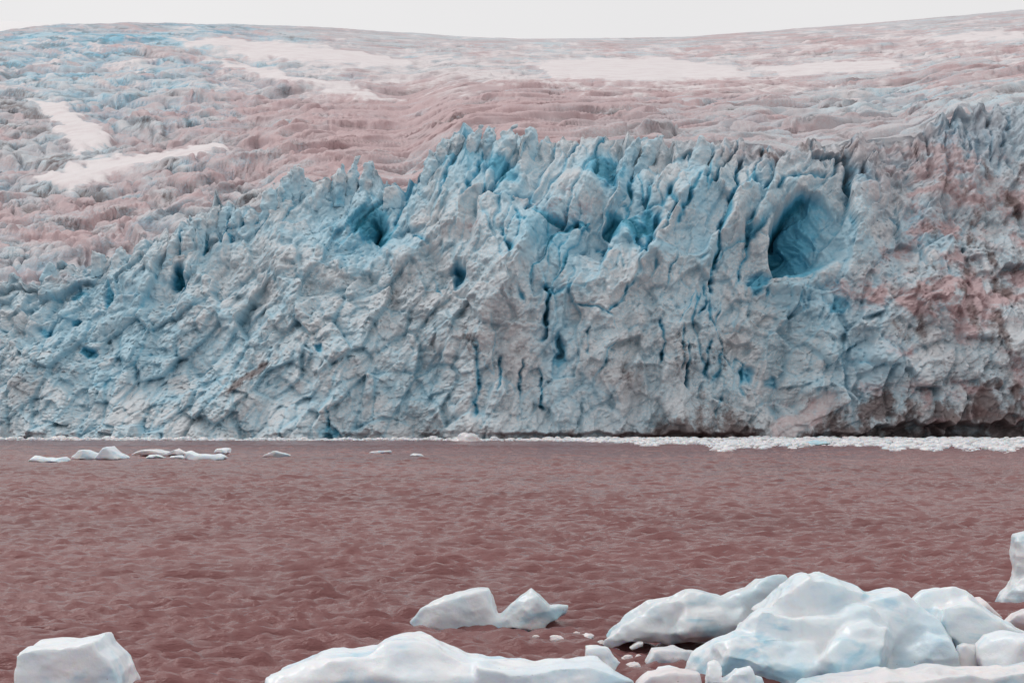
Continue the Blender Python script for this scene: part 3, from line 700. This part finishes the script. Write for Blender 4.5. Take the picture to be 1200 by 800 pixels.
# ------------------------------------------------------------------ icebergs from outlines
def berg(name, lobes, label, cat='iceberg', mat=None, seed=1, vox=.035, rough=.05, kun=.12, group=None, facet=.06, fsc=1.0, carve=(), cuts=6, scal=.05):
    """lobes: (outline in photo px, distance, half depth m, rounding m). Each keeps its real size and distance."""
    mat = mat or M_B
    P = []
    for pts, d, T, R in lobes:
        P.append([(wx(a, d), wz(b, d)) for a, b in pts])
    allx = [p[0] for q in P for p in q]; allz = [p[1] for q in P for p in q]
    ally = [s for _, d, T, R in lobes for s in (d - T, d + T)]
    cx = (min(allx) + max(allx)) / 2; cy = (min(ally) + max(ally)) / 2
    mg = 5 * vox + .1
    xs = np.arange(min(allx) - mg, max(allx) + mg, vox); ys = np.arange(min(ally) - mg, max(ally) + mg, vox); zs = np.arange(max(min(allz), -.5) - mg, max(allz) + mg, vox)
    Xg, Yg, Zg = np.meshgrid(xs.astype(np.float32), ys.astype(np.float32), zs.astype(np.float32), indexing='ij')
    Xp, Zp = np.meshgrid(xs, zs, indexing='ij')
    f = None; rl = np.random.RandomState(seed + 500)
    for (pts, d, T, R), pp in zip(lobes, P):
        d2 = poly_sdf(Xp, Zp, pp)[:, None, :]
        p = 2.0
        a = np.maximum(d2 + R, 0); b = np.maximum(np.abs(Yg - d) - T + R, 0)
        g = (a ** p + b ** p) ** (1 / p) - R
        g = np.where((a == 0) & (b == 0), np.maximum(d2, np.abs(Yg - d) - T), g)
        ins = np.argwhere(g < 0)
        if cuts and len(ins) > 50:
            ins = ins[rl.randint(0, len(ins), 4000)]
            P3 = np.stack([xs[ins[:, 0]], ys[ins[:, 1]], zs[ins[:, 2]]], -1)
            for _ in range(cuts):
                nn = rl.normal(size=3) * np.array((.55, 1.0, .42)); nn[1] = -abs(nn[1]) - .45; nn[2] = nn[2] + .08; nn /= np.linalg.norm(nn)
                dd = np.quantile(P3 @ nn, .91 + .08 * rl.rand())
                g2_ = nn[0] * Xg + nn[1] * Yg + nn[2] * Zg - dd
                g = np.maximum(g, g2_) + np.maximum(.05 - np.abs(g - g2_), 0) ** 2 / .2
        if f is None: f = g
        else:
            hh = np.maximum(kun - np.abs(f - g), 0) / kun
            f = np.minimum(f, g) - hh * hh * kun * .25
    q = fsc
    w = fbm3(Xg * .9 * q, Yg * .9 * q, Zg * 1.1 * q, 3, seed)
    f = f - .22 * facet + rough * w + facet * np.abs(gnoise3(Xg * 1.05 * q, Yg * 1.05 * q, Zg * 1.5 * q, seed + 9)) + .3 * facet * np.abs(gnoise3(Xg * 2.6 * q, Yg * 2.6 * q, Zg * 3.6 * q, seed + 29)) 
    f = f + .10 * facet * gnoise3(Xg * 6 * q, Yg * 6 * q, Zg * 7 * q, seed + 19)
    for (pts, d0, wd, dep) in carve:                      # grooves: outline px line, distance, width px, depth m
        q2 = [(wx(a, d0), wz(b, d0)) for a, b in pts]
        ld = line_dist(Xp, Zp, q2)[:, None, :]
        f = f + dep * np.exp(-(ld / (wd * d0 / F)) ** 2) * (Yg < cy + .4)
    for s in (0, -1):
        f[s] = 1; f[:, s] = 1; f[:, :, s] = 1
    Vn, Qn = surface_nets(f.astype(np.float32), (xs[0], ys[0], zs[0]), vox)
    Vn = Vn - np.array((cx, cy, 0), np.float32)
    me = mesh_from(name, Vn, Qn, {'blue': .3 * fbm3(Vn[:, 0] * .7, Vn[:, 1] * .7, Vn[:, 2] * 1.2, 3, seed + 3) + .25 * np.clip(.5 - Vn[:, 2], -.3, .6)})
    nv = len(me.vertices); nr = np.empty(nv * 3, np.float32); me.vertices.foreach_get('normal', nr); nr = nr.reshape(-1, 3)
    a1 = worley3(Vn * np.array((1.9, 1.9, 2.4)) / (vox / .035) ** .9, seed); a2 = worley3(Vn * np.array((5.5, 5.5, 7.0)) / (vox / .035) ** .9, seed + 1)
    k_ = (vox / .035) ** .9
    mod = .4 + .9 * sstep(-.3, .4, fbm3(Vn[:, 0] / k_, Vn[:, 1] / k_, Vn[:, 2] / k_, 2, seed + 7))
    dsp = -k_ * scal * mod * (np.clip(1 - a1 ** 2 * 1.6, 0, 1) + .22 * np.clip(1 - a2 ** 2 * 1.6, 0, 1))
    me.vertices.foreach_set('co', (Vn + nr * dsp[:, None]).astype(np.float32).ravel()); me.update()
    o = obj(name, me, mat, None, (cx, cy, 0))
    return tag(o, label, cat, group)

# big grounded berg on the right
berg('iceberg', [
  ([(880,722),(893,706),(902,697),(918,687),(934,677),(942,672),(948,675),(960,673),(976,677),(990,684),(1003,688),(1019,697),(1012,716),(960,726),(905,728)], 39.9, 1.2, .35),
  ([(850,760),(862,742),(868,730),(878,720),(890,712),(930,714),(965,708),(1000,702),(1018,706),(1038,726),(1040,752),(990,775),(905,775)], 39.3, 1.2, .55),
  ([(800,790),(803,778),(812,764),(823,755),(836,745),(850,741),(863,738),(880,740),(915,741),(960,744),(1000,752),(1010,800),(1000,830),(800,830)], 38.75, 1.05, .6),
  ([(935,830),(940,795),(952,770),(968,748),(990,732),(1018,728),(1042,736),(1053,748),(1050,770),(1040,800),(1040,830)], 38.35, 1.0, .7),
  ([(990,716),(1012,700),(1030,694),(1050,690),(1060,692),(1068,698),(1080,712),(1092,722),(1106,738),(1110,770),(1060,775),(1010,760)], 39.7, 1.1, .45),
  ([(1030,830),(1034,765),(1050,746),(1085,738),(1108,742),(1121,757),(1128,790),(1128,830)], 39.0, .95, .5),
 ], 'largest white and pale blue iceberg, heaped in layers at the lower right', mat=M_B, seed=3, vox=.034, rough=.06, facet=.10, kun=.12, cuts=7, scal=.07)
berg('iceberg', [([(1060,712),(1068,699),(1082,690),(1105,686),(1126,692),(1150,707),(1180,726),(1215,742),(1225,775),(1150,775),(1118,762),(1085,735)], 40.6, 1.0, .7),
                 ([(1100,712),(1118,705),(1135,704),(1165,722),(1195,738),(1200,765),(1130,765),(1105,745)], 39.9, .7, .5)],
     'smooth rounded pale blue iceberg behind the right end of the largest iceberg', seed=13, rough=.05, facet=.16)
berg('iceberg', [([(1144,770),(1146,758),(1158,746),(1180,741),(1215,743),(1225,800),(1152,800)], 38.3, .75, .5)],
     'rounded white ice boulder at the right edge beside the largest iceberg', seed=17, rough=.05, facet=.05, mat=M_BW)
berg('ice_chunk', [([(1118,770),(1121,755),(1130,751),(1145,753),(1150,768),(1140,790),(1120,790)], 38.6, .35, .2)],
     'small block of pinkish white ice wedged left of the rounded ice boulder', 'ice chunk', seed=19, mat=M_BR, vox=.02, rough=.03, facet=.04)
berg('iceberg', [([(700,752),(702,741),(712,735),(726,729),(745,716),(762,704),(790,695),(802,690),(830,690),(846,692),(856,686),(880,679),(905,672),(916,671),(923,678),(918,695),(890,720),(870,745),(820,750),(770,748),(735,758),(715,762)], 44.0, .9, .3),
                 ([(790,720),(810,710),(845,706),(870,712),(875,735),(850,752),(800,750),(785,740)], 43.4, .6, .4)],
     'long tilted blue-grey iceberg rising to the right behind the largest iceberg', seed=23, cuts=0, mat=M_BG, rough=.06, facet=.2, vox=.036)
berg('iceberg', [([(27,772),(28,760),(38,753),(62,751),(100,748),(112,745),(121,744),(128,756),(142,767),(151,782),(156,800),(156,835),(30,835)], 37.2, .9, .10)],
     'square-topped white ice block at the lower left corner', seed=29, cuts=0, rough=.02, facet=.03, mat=M_BW, vox=.03)
berg('iceberg', [([(316,800),(320,788),(334,779),(374,763),(400,760),(437,759),(446,752),(458,747),(476,744),(500,746),(528,757),(552,766),(576,772),(620,776),(720,790),(745,800),(745,850),(314,850)], 36.6, 1.3, .4),
                 ([(560,776),(620,775),(640,771),(655,768),(690,769),(706,774),(720,783),(742,796),(750,850),(560,850)], 36.2, 1.1, .5)],
     'long low white ice slab along the bottom edge left of centre', seed=31, cuts=3, rough=.05, facet=.13, mat=M_BW, vox=.036)
berg('iceberg', [([(473,733),(480,722),(491,711),(505,703),(521,697),(545,691),(560,689),(572,690),(577,699),(580,709),(585,724),(600,740),(480,740)], 48.8, .75, .5),
                 ([(575,738),(586,722),(598,705),(611,697),(623,691),(631,697),(645,708),(655,707),(666,710),(664,719),(652,728),(640,738)], 48.4, .6, .35)],
     'low twin-humped iceberg with a notch, alone on the water at bottom centre', seed=37, mat=M_BG, rough=.04, facet=.12, kun=.25, vox=.03)
berg('iceberg', [([(1186,628),(1190,622),(1230,618),(1235,705),(1187,705),(1190,665)], 54.5, .8, .3), ([(1170,706),(1176,695),(1186,684),(1198,676),(1235,680),(1235,712),(1170,712)], 54.2, .9, .35)],
     'tall grey ice pillar cut off by the right edge', seed=41, mat=M_BG, rough=.06, facet=.12)
berg('ice_chunk', [([(1176,728),(1186,716),(1200,711),(1230,712),(1230,745),(1180,740)], 46, .5, .3)], 'low pinkish ice lump at the right edge below the ice pillar', 'ice chunk', seed=43, mat=M_BP, vox=.03)
berg('ice_chunk', [([(1136,712),(1142,702),(1150,700),(1160,710),(1172,722),(1140,722)], 45, .35, .2)], 'small pink ice lump behind the rounded pale blue iceberg', 'ice chunk', seed=45, mat=M_BP, vox=.025)
berg('ice_chunk', [([(684,772),(686,757),(700,755),(714,757),(718,765),(728,776),(720,785),(690,785)], 39.5, .3, .1)], 'small square white ice cube standing behind the end of the low slab', 'ice chunk', seed=47, mat=M_BW, vox=.018, rough=.02, facet=.03)
berg('ice_chunk', [([(826,797),(828,775),(838,772),(850,780),(848,792),(862,783),(878,781),(884,790),(896,792),(900,805),(890,835),(822,835)], 36.8, .35, .12)], 'jagged cluster of small white ice in front of the largest iceberg', 'ice chunk', seed=53, mat=M_BW, vox=.018, rough=.04, facet=.06, fsc=2)
berg('ice_chunk', [([(745,800),(760,787),(790,780),(822,786),(830,830),(740,830)], 37.3, .6, .3)], 'flat pinkish ice floe between the low slab and the largest iceberg', 'ice chunk', seed=57, mat=M_BP, vox=.025)
berg('ice_chunk', [([(755,775),(765,761),(790,758),(812,762),(818,775),(800,785),(765,785)], 41.3, .5, .25)], 'half-sunk pink ice piece under the tilted blue-grey iceberg', 'ice chunk', seed=59, mat=M_BP, vox=.022, fsc=1.6, facet=.1)
berg('ice_chunk', [([(765,790),(772,782),(785,780),(798,783),(799,800),(765,800)], 38.2, .25, .15)], 'little rounded white lump beside the left foot of the largest iceberg', 'ice chunk', seed=61, mat=M_BW, vox=.016)
berg('ice_chunk', [([(735,757),(748,750),(754,751),(757,760),(740,764)], 43, .2, .06)], 'small clear ice shard at the toe of the tilted blue-grey iceberg', 'ice chunk', seed=63, mat=M_B, vox=.014, fsc=2)
# dirty shore-ice ledge along the bottom right
berg('ice_ledge', [([(900,812),(940,800),(1000,791),(1050,786),(1100,783),(1150,785),(1200,782),(1240,783),(1240,840),(900,840)], 36.3, .9, .12)],
     'gravel-specked pinkish ice ledge along the bottom right edge', 'ice ledge', seed=67, mat=M_BR, vox=.03, rough=.06, facet=.1, fsc=1.5)
# scattered pieces between the near bergs
rs = np.random.RandomState(5)
SP = [(652,748,16),(668,756,10),(690,745,14),(705,752,9),(735,770,12),(742,779,16),(640,757,8),(722,762,10),(770,770,8),(628,745,7),(676,741,6),(748,768,7),(1160,718,10),(1148,727,8)]
protoV = []
for k in range(6):
    Vn, Qn = ice_solid(1, .9, .55, 700 + k, .07, 10, 0, .18, .12)
    protoV.append(mesh_from('ice_chunk', Vn, Qn, const_attrs(len(Vn), .0)))
for me in protoV: me.materials.append(M_BR)
pm2 = []
for me in protoV[:4]:
    c = me.copy(); c.materials.clear(); c.materials.append(M_BP); pm2.append(c)
for k, (px, py, w) in enumerate(SP):
    d = dist_at(py); s = w / F * d
    o = obj('ice_chunk', pm2[k % 4], None, None, (wx(px, d), d, -.18 * s)); o.scale = (s, s * 1.1, s * .8); o.rotation_euler = (0, 0, rs.rand() * 6)
    tag(o, 'small pinkish scrap of ice floating between the foreground icebergs', 'ice chunk', 'ice scraps between the foreground icebergs')

# far bergs out on the water
berg('ice_floe', [([(33,541),(36,537),(42,532.5),(55,536),(66,537.5),(76,536),(82,539),(80,542),(40,542)], 214, 3, .9)], 'leftmost low white wedge of ice afloat far out', 'ice floe', seed=71, mat=M_BW, vox=.14, rough=.15, facet=.2, fsc=.4)
berg('ice_floe', [([(87,538),(88,533),(95,527.5),(103,527),(112,530),(120,532),(122,538)], 226, 2.6, .8), ([(113,538),(118,532),(125,524),(129,522.5),(137,528),(146,533),(150,536.5),(148,538)], 225, 3, 1.0)],
     'white floe of two humps, its right hump taller', 'ice floe', seed=73, mat=M_BW, vox=.14, rough=.15, facet=.2, fsc=.4)
berg('ice_floe', [([(157,533),(162,529),(170,525.5),(180,525),(188,528.5),(198,529),(206,525),(214,528),(218,534),(175,534)], 244, 3, .7)], 'pinkish white flat-backed floe with bumps in the far left group', 'ice floe', seed=75, mat=M_BR, vox=.15, rough=.15, facet=.2, fsc=.4)
berg('ice_floe', [([(214,539),(215,528),(222,527.5),(232,532),(248,533),(256,531),(265,535),(264,538),(230,539.5)], 224, 2.5, .6)], 'white floe with a square left end in the far left group', 'ice floe', seed=77, mat=M_BW, vox=.14, rough=.12, facet=.2, fsc=.4)
berg('ice_floe', [([(251,532),(253,525),(262,524),(270,525),(271,531),(266,533)], 246, 2, .6)], 'rounded white ice block at the right end of the far left group', 'ice floe', seed=79, mat=M_BW, vox=.14, rough=.1, facet=.12, fsc=.4)
berg('ice_floe', [([(172,536.5),(175,532.8),(186,532.4),(194,535),(193,537)], 231, 1.4, .3)], 'thin white sliver of ice below the flat-backed pinkish floe', 'ice floe', seed=81, mat=M_BW, vox=.1, rough=.08, facet=.1, fsc=.5)
berg('ice_floe', [([(198,536.5),(201,533.5),(212,533),(216,536),(214,537)], 230, 1.4, .3)], 'small white sliver of ice touching the square-ended floe', 'ice floe', seed=82, mat=M_BW, vox=.1, rough=.08, facet=.1, fsc=.5)
berg('ice_floe', [([(307,534.5),(312,531),(322,528),(328,530),(340,533),(338,535.5),(312,535.8)], 238, 2, .4)], 'low pale floe alone right of the far left group', 'ice floe', seed=83, mat=M_BR, vox=.12, rough=.1, facet=.12, fsc=.4)
berg('ice_floe', [([(430,531.5),(434,529),(448,527.5),(459,527),(460,531),(445,532)], 258, 2, .3)], 'flat pinkish floe far out near the middle', 'ice floe', seed=85, mat=M_BR, vox=.12, rough=.08, facet=.1, fsc=.4)
berg('ice_floe', [([(478,534.2),(484,531),(494,532),(498,534.4)], 243, 1.6, .2)], 'faint sliver of ice right of the flat pinkish floe', 'ice floe', seed=87, mat=M_BR, vox=.1, rough=.06, facet=.08, fsc=.4)
berg('ice_floe', [([(935,522),(941,517),(950,515.5),(962,516),(972,516),(974,522)], 330, 3, .8)], 'light blue block among the white brash at the right of the glacier foot', 'ice floe', seed=89, mat=berg_mat('blue_berg_ice', (.5, .72, .8), (.35, .62, .74), (.6, .76, .82), .0), vox=.18, rough=.15, facet=.2, fsc=.3)

# brash ice along the foot of the glacier: larger pieces one by one, the fine bits as one mass
proto = []
for k in range(6):
    Vn, Qn = ice_solid(1, .9, .6, 800 + k, .085, 10, 0, .2, .12)
    me = mesh_from('brash_chunk', Vn, Qn, const_attrs(len(Vn), .0)); me.materials.append(M_BR); proto.append(me)
lo_pts = [(640,516),(700,518.5),(760,520.5),(850,522),(1000,523.5),(1340,524)]
def foot_y(px): return float(np.interp(px, PX, DP[8])) - 2.0
def mk_brash(px, py, w):
    d = dist_at(py); s = w / F * d
    o = obj('brash_chunk', proto[rs.randint(6)], None, None, (wx(px, d), d, -.12 * s)); o.scale = (s * 1.2, s, s * (.5 + .4 * rs.rand())); o.rotation_euler = (0, 0, rs.rand() * 6.28)
    return o
n = 0
while n < 130:
    px = 640 + 700 * rs.rand() ** .8; lo = float(np.interp(px, *np.array(lo_pts).T)); hi = F * CH / foot_y(px) + HY
    py = hi + (lo - hi) * rs.rand() ** 1.8
    if px > 1230: continue
    mk_brash(px, py, 3 + 8 * rs.rand() ** 2.2)
    tag(COL.objects[-1], 'white brash ice chunk in the pale band along the right of the glacier foot', 'ice chunk', 'brash ice chunks at the right of the glacier foot'); n += 1
for k in range(60):
    px = 20 + 660 * rs.rand(); hi = F * CH / foot_y(px) + HY
    mk_brash(px, hi + .2 + 1.2 * rs.rand(), 2.5 + 6 * rs.rand() ** 2)
    tag(COL.objects[-1], 'white brash ice chunk in the thin line along the left of the glacier foot', 'ice chunk', 'brash ice chunks along the left of the glacier foot')
mw = mk_brash(548, 516.6, 26); mw.scale.z *= 1.3; tag(mw, 'pile of white ice rubble at the foot of the central ice buttress', 'ice chunk')
Vn, Qn = ice_solid(1, 1, .5, 900, .2, 8, 0, .2, .12)
BV = []; BQ = []; off = 0
for k in range(8600):
    if k < 7600:
        px = 620 + 700 * rs.rand() ** .75; lo = float(np.interp(px, *np.array(lo_pts).T)); hi = F * CH / foot_y(px) + HY
        py = hi + (lo - hi) * rs.rand() ** 2.1 * (.6 + 1.3 * abs(math.sin(px * .031) * math.sin(px * .0117 + 1) + .3 * math.sin(px * .11)))
    else:
        px = -100 + 760 * rs.rand(); hi = F * CH / foot_y(px) + HY; py = hi + .1 + 1.0 * rs.rand()
    d = dist_at(py); s = .3 + 1.2 * rs.rand() ** 2.5
    a = rs.rand() * 6.28; c, sn = math.cos(a), math.sin(a)
    q = Vn * np.array((s * 1.3, s, s * (.55 + .7 * rs.rand())), np.float32)
    q = np.stack([q[:, 0] * c - q[:, 1] * sn + wx(px, d), q[:, 0] * sn + q[:, 1] * c + d, q[:, 2] - .06], -1)
    BV.append(q); BQ.append(Qn + off); off += len(Vn)
BV = np.concatenate(BV); BQ = np.concatenate(BQ)
bo = obj('brash_ice', mesh_from('brash_ice', BV - np.array((0, 380, 0), np.float32), BQ, const_attrs(len(BV))), M_BR, None, (0, 380, 0))
bo['kind'] = 'stuff'; bo['label'] = 'fine white brash ice floating along the glacier foot'; bo['category'] = 'brash ice'

# ------------------------------------------------------------------ water
def water_rows():
    y = 30.0; out = []
    while y < 470:
        out.append(y); y += max(.075, .075 + (y - 30) * .0021) if y < 330 else 1.5
    return np.array(out)
yr = water_rows(); NW = 900
uu = np.linspace(-1, 1, NW)[None, :]
hw = (yr * .31 + 14)[:, None]
XW = uu * hw; YW = np.repeat(yr[:, None], NW, 1)
ZW = np.zeros_like(XW)
rw = np.random.RandomState(11)
wj = 2.5 * fbm2(XW / 14, YW / 14, 2, 401); wk = 2.5 * fbm2(XW / 14 + 30, YW / 14, 2, 402)
gust = 1 + .22 * fbm2(XW / 30, YW / 45, 3, 405)
for k in range(110):
    L = 0.26 * (2.6 / .26) ** (rw.rand() ** 1.1)
    th = math.radians(-97 + rw.normal() * 24)           # waves run towards the shore
    kx, ky = 2 * math.pi / L * math.cos(th), 2 * math.pi / L * math.sin(th)
    a = .0135 * L ** .9 * (1.12 if L < .9 else .74)
    ph = kx * (XW + wj * .35) + ky * (YW + wk * .35) + rw.rand() * 6.28
    fade = np.clip(1.3 - (yr[:, None] / (150 * L)) * .5, .08, 1)
    s = np.sin(ph); ZW += a * (s + .25 * (2 * np.maximum(s, 0) ** 3 - .6)) * fade
ZW *= gust * .95
ZW += .02 * ridge2(XW / .9, YW / .6, 3, 411) * np.clip(1.3 - yr[:, None] / 110, 0, 1)
VW = np.stack([XW, YW, ZW], -1).reshape(-1, 3)
# skirt: plain water out to the sides, the horizon and behind the camera
w = obj('water', mesh_from('water', VW, grid_quads(len(yr), NW)), M_W); w['kind'] = 'structure'
e0, e1 = yr[0], yr[-1]
a0, a1 = float(hw[0, 0]), float(hw[-1, 0])
S = np.array([(-3000,-600,-.06),(3000,-600,-.06),(3000,e0,-.06),(-3000,e0,-.06),(a0,e0,-.06),(3000,e0,-.06),(3000,e1,-.06),(a1,e1,-.06),(-3000,e0,-.06),(-a0,e0,-.06),(-a1,e1,-.06),(-3000,e1,-.06)], np.float32)
w2_ = obj('water', mesh_from('water_margin', S, np.array([(0,1,2,3),(4,5,6,7),(8,9,10,11)])), M_W); w2_['kind'] = 'structure'

# ------------------------------------------------------------------ far snow dome behind the glacier
hx = np.linspace(-1100, 1300, 160)[None, :]; hy = np.linspace(1900, 3600, 30)[:, None]
def hz_at(px):  return np.interp(px, [-400,-100,0,50,110,200,330,370,450,540,640,720,900,1400], [22,24,25.5,27,33,40,40,34.5,39,42.5,45.2,52,60,80])
pxh = 600 + hx / 2700 * F
top_z = CH + (HY - hz_at(pxh)) / F * 2700
ZH = top_z * hy / 2700 - 60 * ((hy - 2700) / 500) ** 2 + 1.5 * fbm2(hx / 120 + hy * 0, hy / 120 + hx * 0, 3, 501)
VH = np.stack([hx + 0 * hy, hy + 0 * hx, ZH], -1).reshape(-1, 3)
h = obj('snow_hills', mesh_from('snow_hills', VH, grid_quads(30, 160)), M_SN); h['kind'] = 'structure'

# ------------------------------------------------------------------ camera, light, sky
cam = bpy.data.cameras.new('camera'); co = bpy.data.objects.new('camera', cam); COL.objects.link(co)
co.location = (0, 0, CH); co.rotation_euler = (math.radians(90), 0, 0)
cam.sensor_width = 36; cam.lens = 36 * F / 1200; cam.shift_y = (HY - 400) / 1200
cam.clip_start = .5; cam.clip_end = 20000
SC.camera = co

EL, AZ = math.radians(54), math.radians(302)     # high veiled sun beyond the glacier, to the left
sun = bpy.data.lights.new('sun', 'SUN'); so = bpy.data.objects.new('sun', sun); COL.objects.link(so)
sun.energy = .8; sun.angle = math.radians(18); sun.color = (1, .95, .93)
from mathutils import Vector
sd = Vector((math.sin(AZ) * math.cos(EL), math.cos(AZ) * math.cos(EL), math.sin(EL)))
so.rotation_euler = sd.to_track_quat('Z', 'Y').to_euler(); so.location = (0, 0, 300)

wd = bpy.data.worlds.new('World'); SC.world = wd; wd.use_nodes = True
nt = wd.node_tree; nt.nodes.clear(); T = NT(nt)
out = nt.nodes.new('ShaderNodeOutputWorld'); bg = nt.nodes.new('ShaderNodeBackground'); nt.links.new(bg.outputs[0], out.inputs[0])
sky = T.node('ShaderNodeTexSky', sky_type='NISHITA'); sky.sun_disc = False; sky.sun_elevation = EL; sky.sun_rotation = AZ; sky.dust_density = 4; sky.air_density = 1.2
hs = T.node('ShaderNodeHueSaturation'); hs.inputs['Saturation'].default_value = .25; nt.links.new(sky.outputs[0], hs.inputs['Color'])
tc = T.node('ShaderNodeTexCoord')
cl = T.noise(tc.outputs['Generated'], 2.2, 5, .55, .3)
cloud = T.mix(T.ramp(cl, .3, .7), (8.6, 8.5, 8.55), (9.3, 9.2, 9.2))     # closed cloud sheet over the sky
nt.links.new(T.mix(.88, hs.outputs[0], cloud), bg.inputs['Color'])
bg.inputs['Strength'].default_value = .1
SC.view_settings.view_transform = 'Standard'; SC.view_settings.look = 'None'; SC.view_settings.exposure = 0; SC.view_settings.gamma = 1
SC.cycles.max_bounces = 5; SC.cycles.diffuse_bounces = 3
